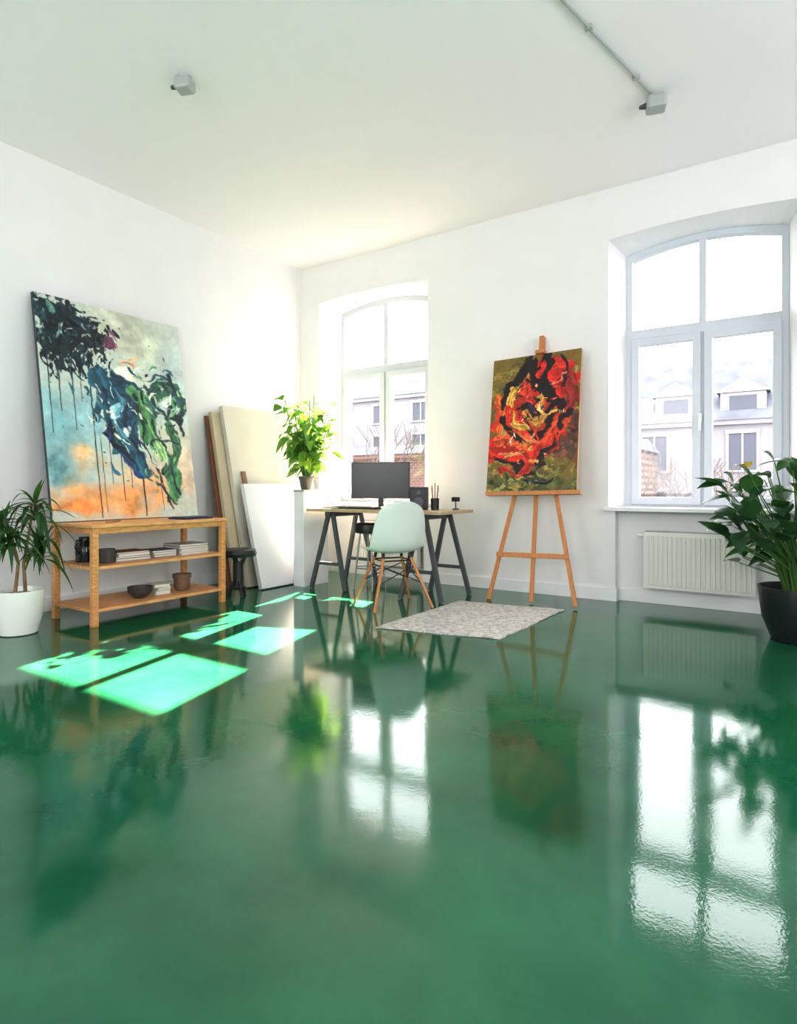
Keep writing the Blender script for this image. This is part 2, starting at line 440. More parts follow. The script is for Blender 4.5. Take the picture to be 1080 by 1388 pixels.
class Painter:
    def __init__(s, nx, ny, base, asp, warp=0.12, seed=1):
        s.nx, s.ny = nx, ny; s.asp = asp
        u = (np.arange(nx)+0.5)/nx; v = (np.arange(ny)+0.5)/ny
        s.U0, s.V0 = np.meshgrid(u, v)
        s.wu = warp*(fbm(nx, ny, 5, seed)-0.5)*1.6; s.wv = warp*(fbm(nx, ny, 5, seed+20)-0.5)*1.2
        s.U = s.U0 + s.wu; s.V = s.V0 + s.wv
        s.img = np.zeros((ny, nx, 3)); s.img[:] = np.array(base)/255.0
        s.seed = seed+100; s.rnd = random.Random(seed)
        s.fine = fbm(nx, ny, 40, seed+70, asp, 3); s.med = fbm(nx, ny, 14, seed+80, asp, 4)
    def noise(s, c, oct=5): s.seed += 11; return fbm(s.nx, s.ny, c, s.seed, s.asp, oct)
    def comp(s, m, col, var=0.18):
        n = s.noise(12, 4); c = np.array(col)/255.0
        cc = c[None, None, :]*(1+var*2*(n-0.5)*2)[..., None]
        s.img = s.img*(1-m[..., None]) + np.clip(cc, 0, 1)*m[..., None]
    def blob(s, cx, cy, rx, ry, col, ang=0, soft=0.25, k=1.6, op=1, c=8, var=0.25):
        a = math.radians(ang); dx = s.U-cx; dy = (s.V-cy)*s.asp
        X = dx*math.cos(a)+dy*math.sin(a); Y = -dx*math.sin(a)+dy*math.cos(a)
        d = np.sqrt((X/rx)**2+(Y/(ry*s.asp))**2)
        m = np.clip((1-d+(s.noise(c)-0.5)*k)/soft, 0, 1)*op
        s.comp(m, col, var)
    def drip(s, x, a, b_, w, col, op=0.9):
        wob = (s.med[:, :1]-0.5)*0.006
        d = np.abs(s.U0-x-wob); t = (s.V0-a)/(b_-a)
        ww = w*(1-0.35*np.clip(t, 0, 1))*(0.8+0.5*s.fine)
        m = np.clip((ww-d)/0.002, 0, 1)*((t > 0) & (t < 1))*op
        s.img = s.img*(1-m[..., None])+(np.array(col)/255.0)*m[..., None]
    def spl(s, pts):
        P = [(a, b_*s.asp) for a, b_ in pts]; Q = []
        for i in range(len(P)-1):
            p0 = P[max(i-1, 0)]; p1 = P[i]; p2 = P[i+1]; p3 = P[min(i+2, len(P)-1)]
            for t in np.linspace(0, 1, 8, endpoint=False):
                Q.append(tuple(0.5*((2*p1[j])+(-p0[j]+p2[j])*t+(2*p0[j]-5*p1[j]+4*p2[j]-p3[j])*t*t+(-p0[j]+3*p1[j]-3*p2[j]+p3[j])*t**3) for j in (0, 1)))
        Q.append(P[-1]); return Q
    def stroke(s, pts, w, col, soft=0.010, k=1.0, op=1, c=9, var=0.3, streak=0.2):
        Q = s.spl(pts); V = s.V*s.asp
        D = np.full(V.shape, 9.0); S = np.zeros(V.shape)
        for a, b_ in zip(Q[:-1], Q[1:]):
            vx, vy = b_[0]-a[0], b_[1]-a[1]; L2 = vx*vx+vy*vy+1e-9; L1 = math.sqrt(L2)
            t = np.clip(((s.U-a[0])*vx+(V-a[1])*vy)/L2, 0, 1)
            dd = np.hypot(s.U-a[0]-t*vx, V-a[1]-t*vy)
            sg = ((s.U-a[0])*vy-(V-a[1])*vx)/L1
            up = dd < D; S = np.where(up, sg, S); D = np.where(up, dd, D)
        m = np.clip((w-D+(s.noise(c)-0.5)*w*k*2)/soft, 0, 1)*op
        st = 1+streak*np.sin(S/w*6+s.rnd.uniform(0, 6)+(s.med-0.5)*9)+(s.med-0.5)*var*2
        cc = np.clip((np.array(col)/255.0)[None, None, :]*st[..., None], 0, 1)
        s.img = s.img*(1-m[..., None])+cc*m[..., None]
    def dab(s, u, v, ang, L, w, col, op=1.0):
        R = L+w*2+0.01
        x0 = max(0, int((u-R)*s.nx)); x1 = min(s.nx, int((u+R)*s.nx)+1)
        y0 = max(0, int((v-R/s.asp)*s.ny)); y1 = min(s.ny, int((v+R/s.asp)*s.ny)+1)
        if x1 <= x0 or y1 <= y0: return
        sl = (slice(y0, y1), slice(x0, x1))
        U = s.U0[sl]+s.wu[sl]*0.3-u; V = (s.V0[sl]+s.wv[sl]*0.3-v)*s.asp
        ca, sa = math.cos(ang), math.sin(ang)
        X = U*ca+V*sa; Y = -U*sa+V*ca
        Y = Y+s.rnd.uniform(-1.0, 1.0)*X*X/max(L, 0.01)*0.5
        taper = w*(1-0.35*np.clip(np.abs(X)/L, 0, 1)**2)
        dd = np.hypot(np.maximum(np.abs(X)-L, 0), Y)
        m = np.clip((taper-dd+(s.fine[sl]-0.5)*w*2.2+(s.med[sl]-0.5)*w*1.6)/(0.3*w+0.002), 0, 1)*op
        st = np.sin(Y/w*7+s.rnd.uniform(0, 6))*0.10
        cc = np.clip((np.array(col)/255.0)[None, None, :]*(1+st+(s.med[sl]-0.5)*0.7)[..., None], 0, 1)
        s.img[sl] = s.img[sl]*(1-m[..., None])+cc*m[..., None]
    def jit(s, c, j=16):
        d = s.rnd.uniform(-j, j); return tuple(min(255, max(0, x+d+s.rnd.uniform(-j*0.4, j*0.4))) for x in c)
    def cloud(s, cx, cy, rx, ry, n, cols, w=(0.008, 0.02), L=(0.02, 0.06), ang=None, op=1):
        for _ in range(n):
            a = s.rnd.uniform(0, 6.283); r = math.sqrt(s.rnd.random())*(1 if s.rnd.random() < 0.85 else 1.3)
            an = s.rnd.uniform(0, 3.14) if ang is None else ang+s.rnd.gauss(0, 0.45)
            s.dab(cx+rx*r*math.cos(a), cy+ry*r*math.sin(a), an, s.rnd.uniform(*L), s.rnd.uniform(*w), s.jit(s.rnd.choice(cols)), op)
    def path(s, pts, n, spread, cols, w=(0.006, 0.016), L=(0.02, 0.05), aj=0.35, op=1):
        Q = s.spl(pts)
        for i in range(n):
            k = s.rnd.uniform(0, len(Q)-1.001); i0 = int(k); f = k-i0
            a, b_ = Q[i0], Q[i0+1]; x = a[0]+(b_[0]-a[0])*f; y = a[1]+(b_[1]-a[1])*f
            an = math.atan2(b_[1]-a[1], b_[0]-a[0]); o = s.rnd.gauss(0, spread*0.5)
            x -= math.sin(an)*o; y += math.cos(an)*o
            s.dab(x, y/s.asp, an+s.rnd.gauss(0, aj), s.rnd.uniform(*L), s.rnd.uniform(*w), s.jit(s.rnd.choice(cols)), op)
    def canvas_face(s, W, Hh, name, parent, y):
        nx, ny = s.nx, s.ny
        img = np.clip(s.img, 0, 1); l = np.where(img <= 0.04045, img/12.92, ((img+0.055)/1.055)**2.4)
        l = l**0.93
        xs = np.linspace(0, W, nx); zs = np.linspace(Hh, 0, ny)
        XX, ZZ = np.meshgrid(xs, zs)
        co = np.stack([XX, np.full(XX.shape, y), ZZ], -1).reshape(-1, 3)
        i = np.arange(ny-1)[:, None]*nx+np.arange(nx-1)[None, :]
        f = np.stack([i, i+nx, i+nx+1, i+1], -1).reshape(-1, 4)
        me = bpy.data.meshes.new(name)
        me.from_pydata(co.tolist(), [], f.tolist()); me.update()
        at = me.color_attributes.new('Paint', 'FLOAT_COLOR', 'POINT')
        c4 = np.concatenate([l.reshape(-1, 3), np.ones((nx*ny, 1))], 1)
        at.data.foreach_set('color', c4.ravel().astype(np.float32))
        me.materials.append(M['paint'])
        o = bpy.data.objects.new(name, me); COL.objects.link(o); o.parent = parent
        return o

# painting 1
p = Painter(300, 420, (198, 208, 198), 1.4, 0.08, 3)
p.blob(0.10, 0.60, 0.34, 0.30, (126, 176, 184), soft=0.9, k=0.9, var=0.12)
p.blob(0.30, 0.50, 0.18, 0.14, (150, 192, 198), soft=0.9, k=0.9, var=0.12)
p.blob(0.55, 0.12, 0.42, 0.15, (204, 208, 188), soft=0.6, k=0.9, var=0.12)
p.blob(0.95, 0.35, 0.3, 0.3, (190, 206, 204), soft=0.7, k=0.9, var=0.12)
p.blob(0.9, 0.75, 0.30, 0.24, (232, 208, 184), soft=0.7, k=0.9, var=0.12)
p.blob(0.42, 0.90, 0.50, 0.15, (242, 166, 98), soft=0.7, k=1.1, var=0.15)
p.blob(0.60, 0.78, 0.24, 0.09, (242, 190, 142), soft=0.8, k=1.1, var=0.15)
p.blob(0.06, 0.76, 0.14, 0.12, (118, 170, 178), soft=0.6, k=1.2)
p.blob(0.14, 0.95, 0.16, 0.05, (230, 138, 70), soft=0.6, k=1.1)
p.blob(0.22, 0.72, 0.12, 0.05, (222, 178, 130), soft=0.8, k=1.4)
DK = [(16, 28, 36), (22, 38, 50), (14, 22, 28), (28, 48, 58)]
TE = [(30, 84, 106), (24, 62, 88), (54, 116, 134), (20, 46, 68), (40, 98, 110)]
GR = [(66, 126, 78), (96, 156, 98), (44, 92, 62), (122, 172, 112)]
PA = [(214, 222, 210), (186, 212, 212), (226, 224, 206)]
for x0, a, b2, wd_ in ((0.30, 0.25, 0.99, 0.006), (0.335, 0.40, 0.97, 0.004), (0.60, 0.70, 0.99, 0.008), (0.05, 0.28, 0.62, 0.005), (0.19, 0.28, 0.60, 0.005), (0.46, 0.6, 0.92, 0.005), (0.11, 0.28, 0.52, 0.006), (0.73, 0.8, 0.97, 0.004), (0.24, 0.28, 0.47, 0.004), (0.52, 0.7, 0.86, 0.004), (0.39, 0.55, 0.84, 0.004)):
    p.drip(x0, a, b2, wd_, (38, 48, 52))
p.blob(0.09, 0.10, 0.13, 0.12, (20, 36, 46), soft=0.12, k=1.8, c=12)
p.blob(0.27, 0.14, 0.16, 0.09, (18, 28, 38), soft=0.12, k=2.0, c=13)
p.blob(0.14, 0.25, 0.15, 0.08, (18, 34, 42), soft=0.12, k=2.0, c=13)
p.cloud(0.10, 0.12, 0.14, 0.14, 44, DK, (0.008, 0.024), (0.015, 0.05))
p.cloud(0.28, 0.16, 0.18, 0.11, 56, DK, (0.006, 0.020), (0.012, 0.05))
p.cloud(0.14, 0.28, 0.15, 0.07, 34, DK, (0.006, 0.015), (0.02, 0.07), 1.57)
p.cloud(0.35, 0.25, 0.10, 0.06, 24, DK, (0.005, 0.014), (0.012, 0.05), 1.5)
p.cloud(0.07, 0.10, 0.07, 0.12, 22, [(70, 130, 118), (120, 168, 154), (46, 92, 92)], (0.005, 0.012), (0.01, 0.04), 1.5, 0.8)
p.cloud(0.26, 0.14, 0.16, 0.09, 20, [(60, 94, 106), (130, 150, 150), (70, 40, 60), (180, 194, 184)], (0.004, 0.010), (0.01, 0.04), None, 0.85)
p.blob(0.46, 0.16, 0.05, 0.04, (100, 58, 82), soft=0.15, k=1.8, c=12)
p.cloud(0.46, 0.16, 0.05, 0.04, 12, [(118, 66, 90), (80, 44, 70), (156, 104, 116)], (0.006, 0.015), (0.01, 0.03))
p.cloud(0.60, 0.23, 0.05, 0.015, 6, [(232, 150, 84), (236, 190, 140)], (0.008, 0.016), (0.02, 0.04), 0)
p.blob(0.58, 0.32, 0.13, 0.06, (224, 226, 208), soft=0.3, k=1.4)
p.blob(0.44, 0.43, 0.14, 0.11, (34, 86, 106), soft=0.12, k=1.8, c=10)
p.blob(0.62, 0.48, 0.12, 0.08, (44, 96, 92), soft=0.12, k=2.0, c=11)
p.stroke([(0.34, 0.36), (0.40, 0.46), (0.43, 0.58), (0.52, 0.70), (0.59, 0.77)], 0.060, (34, 88, 108), k=1.4)
p.stroke([(0.36, 0.42), (0.48, 0.38), (0.58, 0.44), (0.55, 0.56), (0.58, 0.68)], 0.046, (26, 66, 92), k=1.5)
p.blob(0.47, 0.49, 0.06, 0.05, (146, 194, 204), soft=0.15, k=2.2, c=12)
p.blob(0.35, 0.60, 0.05, 0.09, (156, 198, 206), soft=0.3, k=1.6, c=9)
p.blob(0.53, 0.60, 0.04, 0.04, (206, 220, 212), soft=0.2, k=2.2, c=12)
p.stroke([(0.42, 0.36), (0.50, 0.44), (0.46, 0.56), (0.55, 0.66)], 0.016, (84, 150, 166), k=1.4)
p.stroke([(0.36, 0.38), (0.42, 0.52), (0.44, 0.64), (0.56, 0.78)], 0.016, (16, 32, 46), k=1.4)
p.stroke([(0.56, 0.42), (0.52, 0.54), (0.58, 0.66), (0.63, 0.76)], 0.018, (18, 36, 62), k=1.4)
p.stroke([(0.40, 0.62), (0.50, 0.74), (0.60, 0.80)], 0.018, (28, 58, 108), k=1.4)
p.stroke([(0.44, 0.34), (0.56, 0.34), (0.66, 0.42), (0.60, 0.52)], 0.024, (22, 54, 70), k=1.4)
p.path([(0.34, 0.36), (0.40, 0.48), (0.44, 0.60), (0.56, 0.74)], 40, 0.15, TE+PA+DK[:1], (0.005, 0.013), (0.012, 0.045))
p.stroke([(0.60, 0.42), (0.69, 0.50), (0.71, 0.62), (0.80, 0.76), (0.83, 0.90)], 0.060, (74, 134, 86), k=1.2)
p.stroke([(0.66, 0.50), (0.74, 0.60), (0.74, 0.70)], 0.024, (142, 186, 122), k=1.3)
p.blob(0.84, 0.38, 0.12, 0.08, (50, 98, 76), soft=0.15, k=2.0, c=11)
p.blob(0.84, 0.40, 0.05, 0.035, (206, 218, 204), soft=0.2, k=2.2, c=12)
p.stroke([(0.70, 0.36), (0.84, 0.31), (0.95, 0.38), (0.93, 0.48), (0.78, 0.47)], 0.030, (36, 76, 66), k=1.5)
p.stroke([(0.86, 0.50), (0.90, 0.60), (0.85, 0.70), (0.78, 0.78)], 0.034, (58, 106, 76), k=1.4)
p.stroke([(0.78, 0.41), (0.85, 0.38), (0.90, 0.42)], 0.014, (134, 180, 134), k=1.3)
p.stroke([(0.60, 0.42), (0.65, 0.56), (0.65, 0.68), (0.75, 0.84), (0.79, 0.96)], 0.014, (18, 38, 40), k=1.1)
p.stroke([(0.72, 0.52), (0.78, 0.62), (0.80, 0.74), (0.88, 0.88)], 0.012, (22, 44, 40), k=1.1)
p.stroke([(0.58, 0.26), (0.68, 0.31), (0.80, 0.27), (0.90, 0.33), (0.98, 0.42)], 0.012, (24, 56, 70), k=1.5)
p.stroke([(0.86, 0.27), (0.90, 0.36), (0.85, 0.45), (0.95, 0.49), (0.96, 0.58)], 0.015, (18, 36, 46), k=1.5)
p.stroke([(0.68, 0.34), (0.74, 0.42), (0.84, 0.48), (0.90, 0.56)], 0.014, (22, 44, 48), k=1.4)
p.stroke([(0.72, 0.62), (0.83, 0.60), (0.92, 0.62)], 0.010, (22, 44, 44), k=1.3)
p.stroke([(0.64, 0.80), (0.74, 0.86), (0.83, 0.94)], 0.012, (28, 50, 46), k=1.3)
p.path([(0.60, 0.42), (0.70, 0.54), (0.74, 0.68), (0.82, 0.90)], 38, 0.14, GR+PA[:1]+DK[:1]+TE[:2], (0.005, 0.013), (0.012, 0.045))
p.path([(0.66, 0.34), (0.84, 0.30), (0.95, 0.42), (0.84, 0.50)], 34, 0.11, GR+DK[:2]+PA[:1]+TE[:1], (0.005, 0.012), (0.012, 0.04))
p.cloud(0.5, 0.45, 0.45, 0.4, 60, DK+TE, (0.002, 0.005), (0.002, 0.010))
p.img *= (0.94+0.12*p.fine)[..., None]
W1, H1, T1 = 1.245, 1.72, 0.032
lean = math.atan2(0.29, 1.70)
e = thing('abstract_painting', 'large teal, black, green and peach abstract painting leaning on wall', 'painting',
          (0.375, -2.965, 0.6935+T1*math.sin(lean)), (-lean, 0, math.radians(90)))
MB().box((0, 0, 0), (W1, T1, H1)).make('canvas_edge', 'canvasedge', parent=e, bevel=0.002)
p.canvas_face(W1, H1, 'painted_surface', e, -0.0015)

# painting 2
q = Painter(260, 390, (120, 98, 44), 1.5, 0.11, 40)
OL = [(134, 110, 42), (104, 90, 42), (152, 126, 56), (92, 80, 38)]
RE = [(204, 34, 26), (182, 28, 24), (222, 56, 36), (158, 26, 24)]
OR = [(224, 96, 40), (216, 70, 34)]
BK = [(24, 18, 22), (34, 22, 24), (16, 14, 20)]
YE = [(220, 168, 70), (194, 138, 54), (230, 192, 112)]
GN = [(74, 82, 44), (116, 114, 58), (144, 136, 74), (56, 62, 38)]
q.cloud(0.5, 0.45, 0.55, 0.5, 120, OL, (0.025, 0.06), (0.04, 0.10))
q.blob(0.90, 0.66, 0.16, 0.22, (88, 54, 42), soft=0.3, k=1.4)
q.cloud(0.90, 0.66, 0.12, 0.2, 18, [(96, 58, 44), (124, 74, 48), (70, 44, 38)], (0.02, 0.04), (0.03, 0.08))
q.blob(0.5, 0.94, 0.6, 0.06, (92, 96, 50), soft=0.4, k=1.6)
q.cloud(0.5, 0.94, 0.55, 0.06, 40, GN, (0.014, 0.035), (0.03, 0.08), 0.1)
q.blob(0.72, 0.19, 0.30, 0.18, (204, 34, 26), soft=0.1, k=1.3, c=7)
q.blob(0.45, 0.45, 0.34, 0.24, (190, 44, 28), soft=0.1, k=1.5, c=7)
q.stroke([(0.60, 0.28), (0.76, 0.26), (0.90, 0.22)], 0.060, (176, 28, 26), k=1.0)
q.stroke([(0.86, 0.20), (0.94, 0.32), (0.88, 0.44)], 0.07, (140, 36, 32), k=1.1)
q.stroke([(0.66, 0.10), (0.78, 0.14), (0.92, 0.08)], 0.036, (228, 60, 44), k=1.0)
q.blob(0.20, 0.42, 0.20, 0.15, (206, 48, 26), soft=0.1, k=1.3, c=7)
q.stroke([(0.06, 0.28), (0.16, 0.38), (0.12, 0.52)], 0.055, (224, 96, 40), k=1.0)
q.stroke([(0.04, 0.66), (0.22, 0.68), (0.42, 0.76), (0.60, 0.72), (0.72, 0.58)], 0.120, (202, 36, 24), k=1.0)
q.stroke([(0.08, 0.60), (0.26, 0.62), (0.40, 0.67)], 0.042, (234, 90, 50), k=1.0)
q.stroke([(0.60, 0.64), (0.72, 0.54), (0.84, 0.50)], 0.065, (216, 68, 32), k=1.0)
# black masses, broken
q.stroke([(0.44, 0.06), (0.34, 0.14), (0.24, 0.22), (0.18, 0.34)], 0.060, (24, 18, 22), k=1.2)
q.stroke([(0.16, 0.46), (0.26, 0.57), (0.40, 0.62)], 0.045, (26, 19, 22), k=1.2)
q.stroke([(0.48, 0.06), (0.50, 0.18), (0.62, 0.27), (0.74, 0.36), (0.72, 0.46)], 0.075, (22, 17, 21), k=1.2)
q.blob(0.50, 0.40, 0.16, 0.08, (24, 18, 24), ang=25, soft=0.12, k=1.6, c=9)
q.stroke([(0.68, 0.50), (0.58, 0.58), (0.46, 0.56)], 0.050, (24, 18, 22), k=1.2)
q.stroke([(0.30, 0.24), (0.26, 0.36), (0.32, 0.50), (0.44, 0.55)], 0.044, (222, 168, 70), k=1.1)
q.stroke([(0.40, 0.20), (0.40, 0.30), (0.48, 0.36)], 0.040, (194, 52, 30), k=1.1)
q.stroke([(0.44, 0.44), (0.54, 0.50), (0.64, 0.46)], 0.040, (192, 134, 58), k=1.1)
q.stroke([(0.54, 0.30), (0.62, 0.38), (0.66, 0.44)], 0.022, (206, 150, 66), k=1.1)
q.stroke([(0.46, 0.38), (0.56, 0.41), (0.62, 0.38)], 0.020, (40, 40, 74), k=1.1)
q.stroke([(0.24, 0.40), (0.22, 0.48), (0.30, 0.54)], 0.030, (208, 40, 26), k=1.0)
q.stroke([(0.30, 0.56), (0.42, 0.62), (0.56, 0.64)], 0.028, (232, 104, 62), k=1.0)
q.stroke([(0.10, 0.74), (0.30, 0.79), (0.48, 0.86), (0.64, 0.80)], 0.036, (30, 20, 24), k=1.2)
q.stroke([(0.18, 0.82), (0.34, 0.86), (0.46, 0.83)], 0.040, (176, 34, 26), k=1.1)
q.stroke([(0.58, 0.78), (0.72, 0.68), (0.77, 0.55), (0.90, 0.46)], 0.040, (28, 22, 26), k=1.2)
q.stroke([(0.20, 0.70), (0.34, 0.72), (0.48, 0.70)], 0.024, (206, 150, 70), k=1.2)
q.stroke([(0.56, 0.10), (0.61, 0.03), (0.68, 0.10), (0.62, 0.20)], 0.028, (26, 20, 24), k=1.1)
q.stroke([(0.80, 0.04), (0.86, 0.14), (0.82, 0.26)], 0.024, (40, 22, 26), k=1.1)
q.stroke([(0.66, 0.22), (0.76, 0.22), (0.86, 0.18)], 0.014, (238, 140, 116), k=1.1)
q.stroke([(0.10, 0.68), (0.26, 0.70), (0.42, 0.79)], 0.014, (240, 130, 96), k=1.1)
q.cloud(0.5, 0.45, 0.36, 0.34, 50, RE+BK+YE+OR, (0.008, 0.020), (0.015, 0.05))
q.cloud(0.5, 0.5, 0.3, 0.25, 14, [(234, 214, 180), (214, 192, 150)], (0.003, 0.007), (0.01, 0.04))
q.cloud(0.4, 0.92, 0.4, 0.05, 16, YE[1:2]+GN+BK[:1], (0.008, 0.016), (0.02, 0.06), 0.2)
q.img *= (0.88+0.24*q.fine)[..., None]

# ---------------------------------------------------------------- easel + painting 2
th = math.atan2(0.44, 2.28)
ecx = 2.965
erot = (-th, math.radians(-1.4), 0)
ee = thing('easel', 'beech wood studio easel leaning against the wall, holding a painting', 'easel', (ecx, -0.50, 0.006), erot)
def eleg(p0, p1, w=0.034, d=0.02):
    return MB().beam(p0, p1, w, d).make('leg', 'easel', bevel=0.003, parent=ee)
eleg((-0.37, 0, 0.004), (-0.025, 0, 1.62)); eleg((0.37, 0, 0.004), (0.025, 0, 1.62))
MB().beam((0.0, 0.022, 0.012), (0.0, 0.022, 2.30), 0.034, 0.022).make('center_post', 'easel', bevel=0.003, parent=ee)
MB().beam((-0.31, -0.02, 0.385), (0.31, -0.02, 0.385), 0.04, 0.018, side=(0,0,1)).make('crossbar', 'easel', bevel=0.003, parent=ee)
MB().box((-0.42, -0.075, 0.885), (0.40, -0.012, 0.905)).box((-0.42, -0.08, 0.88), (0.40, -0.07, 0.915)).make('tray', 'easel', bevel=0.002, parent=ee)
MB().box((-0.04, -0.062, 2.128), (0.04, 0.01, 2.16)).box((-0.02, -0.03, 2.128), (0.02, 0.01, 2.30)).make('top_clamp', 'easel', bevel=0.003, parent=ee)
W2, H2, T2 = 0.79, 1.215, 0.03
RM = Euler(erot).to_matrix()
pl_ = Vector((ecx, -0.50, 0.006)) + RM @ Vector((-0.43, -0.045, 0.9065))
pe = thing('abstract_painting', 'abstract painting of red, black and ochre swirls standing on an easel', 'painting', tuple(pl_), erot)
MB().box((0, 0, 0), (W2, T2, H2)).make('canvas_edge', 'gold', parent=pe, bevel=0.002)
q.canvas_face(W2, H2, 'painted_surface', pe, -0.0015)

# ---------------------------------------------------------------- wooden shelf unit
sx0, sx1, sy0, sy1, sh = 0.29, 0.83, -2.93, -1.80, 0.69
su = thing('shelf_unit', 'open three-tier wooden shelf unit holding books against the wall', 'shelf', ((sx0+sx1)/2, (sy0+sy1)/2, 0))
hx, hy = (sx1-sx0)/2, (sy1-sy0)/2
for a in (-1, 1):
    for c in (-1, 1):
        MB().box((a*hx-(0.042 if a > 0 else 0), c*hy-(0.042 if c > 0 else 0), 0), (a*hx+(0.042 if a < 0 else 0), c*hy+(0.042 if c < 0 else 0), sh-0.012)).make('leg', 'wood', bevel=0.003, parent=su)
MB().box((-hx-0.012, -hy-0.012, sh-0.02), (hx+0.012, hy+0.012, sh+0.003)).make('top_board', 'woodx', bevel=0.003, parent=su)
r = MB(); z = sh-0.062
r.box((hx-0.03, -hy+0.042, z), (hx-0.01, hy-0.042, z+0.042)); r.box((-hx+0.01, -hy+0.042, z), (-hx+0.03, hy-0.042, z+0.042))
r.box((-hx+0.042, -hy+0.01, z), (hx-0.042, -hy+0.03, z+0.042)); r.box((-hx+0.042, hy-0.03, z), (hx-0.042, hy-0.01, z+0.042))
r.make('apron', 'wood', bevel=0.002, parent=su)
for z in (0.385, 0.095):
    MB().box((-hx+0.006, -hy+0.006, z), (hx-0.006, hy-0.006, z+0.022)).make('shelf', 'woodx', bevel=0.002, parent=su)
MS = 0.407+0.0005; BS = 0.117+0.0005; TS = sh+0.0035

def book(x, y, z, wx, wy, t, m, rz=0, label='book lying flat on a wooden shelf', g='books on the wooden shelf', name='book'):
    e = thing(name, label, 'book', (x, y, z), (0, 0, rz), g)
    c = MB().box((-wx/2, -wy/2, 0), (wx/2, wy/2, 0.002)).box((-wx/2, -wy/2, t-0.002), (wx/2, wy/2, t)).box((-wx/2, -wy/2, 0), (-wx/2+0.002, wy/2, t))
    c.make('cover', m, parent=e)
    MB().box((-wx/2+0.003, -wy/2+0.004, 0.002), (wx/2-0.004, wy/2-0.004, t-0.002)).make('pages', 'paper', parent=e)
z = MS
for i, (t, m) in enumerate(((0.018, 'greybook'), (0.014, 'darkbook'), (0.02, 'paper'), (0.012, 'darkwood'))):
    book(0.58, -2.53, z, 0.21, 0.28-0.01*i, t, m, random.uniform(-0.1, 0.1)); z += t+0.0005
z = MS
for i, (t, m) in enumerate(((0.02, 'darkbook'), (0.016, 'paper'), (0.016, 'bluebook'))):
    book(0.58, -2.26, z, 0.2, 0.2, t, m, random.uniform(-0.12, 0.12)); z += t+0.0005
z = MS
for i, (t, m) in enumerate(((0.014, 'paper'), (0.016, 'greybook'), (0.014, 'paper'), (0.02, 'darkbook'), (0.016, 'greybook'))):
    book(0.58, -2.0, z, 0.24, 0.26, t, m, random.uniform(-0.1, 0.1)); z += t+0.0005
z = BS
for i, (t, m) in enumerate(((0.03, 'paper'), (0.025, 'greybook'), (0.022, 'paper'))):
    book(0.60, -2.28, z, 0.16, 0.13, t, m, random.uniform(-0.2, 0.2), g='small thick books on the lower shelf'); z += t+0.0005
e = thing('jug', 'black glass jug with a handle on the middle shelf', 'jug', (0.47, -2.79, MS), (0, 0, -1.2))
MB().lathe([(0.035,0),(0.055,0.003),(0.06,0.07),(0.05,0.13),(0.034,0.16),(0.038,0.18),(0.034,0.18),(0.03,0.16)]).make('body', 'glassware', smooth=True, parent=e)
MB().tube([(0.034,0,0.16),(0.075,0,0.16),(0.09,0,0.11),(0.055,0,0.06)], [0.006]*4).make('handle', 'black', smooth=True, parent=e)
tag(MB().lathe([(0.03,0),(0.05,0.003),(0.055,0.1),(0.05,0.1),(0.045,0.01)]).make('tin_can', 'darkbook', smooth=True, loc=(0.66, -2.73, MS)), 'small dark tin on the middle shelf', 'tin')
tag(MB().lathe([(0.035,0),(0.045,0.004),(0.085,0.045),(0.09,0.085),(0.084,0.085),(0.078,0.045),(0.03,0.012)]).make('bowl', 'darkbook', smooth=True, loc=(0.66, -2.47, BS)), 'dark brown ceramic bowl on the lower shelf', 'bowl')
tag(MB().lathe([(0.045,0),(0.05,0.003),(0.066,0.1),(0.074,0.1),(0.074,0.13),(0.066,0.13),(0.06,0.02)]).make('clay_pot', 'clay', smooth=True, loc=(0.62, -2.07, BS)), 'empty brown clay pot on the lower shelf', 'pot')
tag(MB().box((-0.10,-0.14,0),(0.10,0.14,0.012)).box((-0.08,-0.12,0.012),(0.08,0.12,0.018)).make('palette_case', 'bluebook', bevel=0.004, loc=(0.68, -2.03, TS), rot=(0,0,0.1)), 'flat dark blue case on top of the wooden shelf', 'case')
e = thing('paint_brush', 'thin wooden paint brush lying on the wooden shelf top', 'brush', (0.66, -2.68, TS+0.006), (0,0,0.5))
MB().cyl((0,-0.1,0),(0,0.06,0),0.003,0.005).make('handle','darkwood',smooth=True,parent=e)
MB().cyl((0,0.06,0),(0,0.1,0),0.005,0.002).make('bristles','black',smooth=True,parent=e)

# ---------------------------------------------------------------- leaning canvases
def lean_canvas(y0, w, h, xb, xt, t, m, label, rz=0, bars=True):
    L = math.asin((xb-xt)/h)
    e = thing('canvas', label, 'canvas', (xb, y0, t*math.sin(L)+0.001), (-L, 0, math.radians(90+rz)))
    MB().box((0, 0, 0), (w, 0.006, h)).make('canvas_sheet', m, parent=e)
    b = MB().box((0.001,0.0062,0.001),(0.045,t,h-0.001)).box((w-0.045,0.0062,0.001),(w-0.001,t,h-0.001)).box((0.045,0.0062,0.001),(w-0.045,t,0.045)).box((0.045,0.0062,h-0.045),(w-0.045,t,h-0.001)).box((0.045,0.010,h/2-0.02),(w-0.045,t,h/2+0.02))
    b.make('stretcher_frame', m if not bars else 'woodx', parent=e)
    return e
lean_canvas(-1.37, 0.95, 1.66, 0.35, 0.035, 0.02, 'darkwood', 'tall dark brown wooden board leaning against the wall', bars=False)
lean_canvas(-1.335, 1.0, 1.70, 0.42, 0.075, 0.045, 'canvas2', 'tall cream canvas leaning behind a larger canvas', bars=False)
lean_canvas(-1.24, 1.14, 1.77, 0.50, 0.12, 0.05, 'canvas', 'tall blank white canvas leaning against a stack of canvases', bars=False)
lean_canvas(-1.25, 0.88, 1.0, 0.68, 0.43, 0.045, 'canvasw', 'small blank white canvas leaning in front of tall canvases', bars=False)
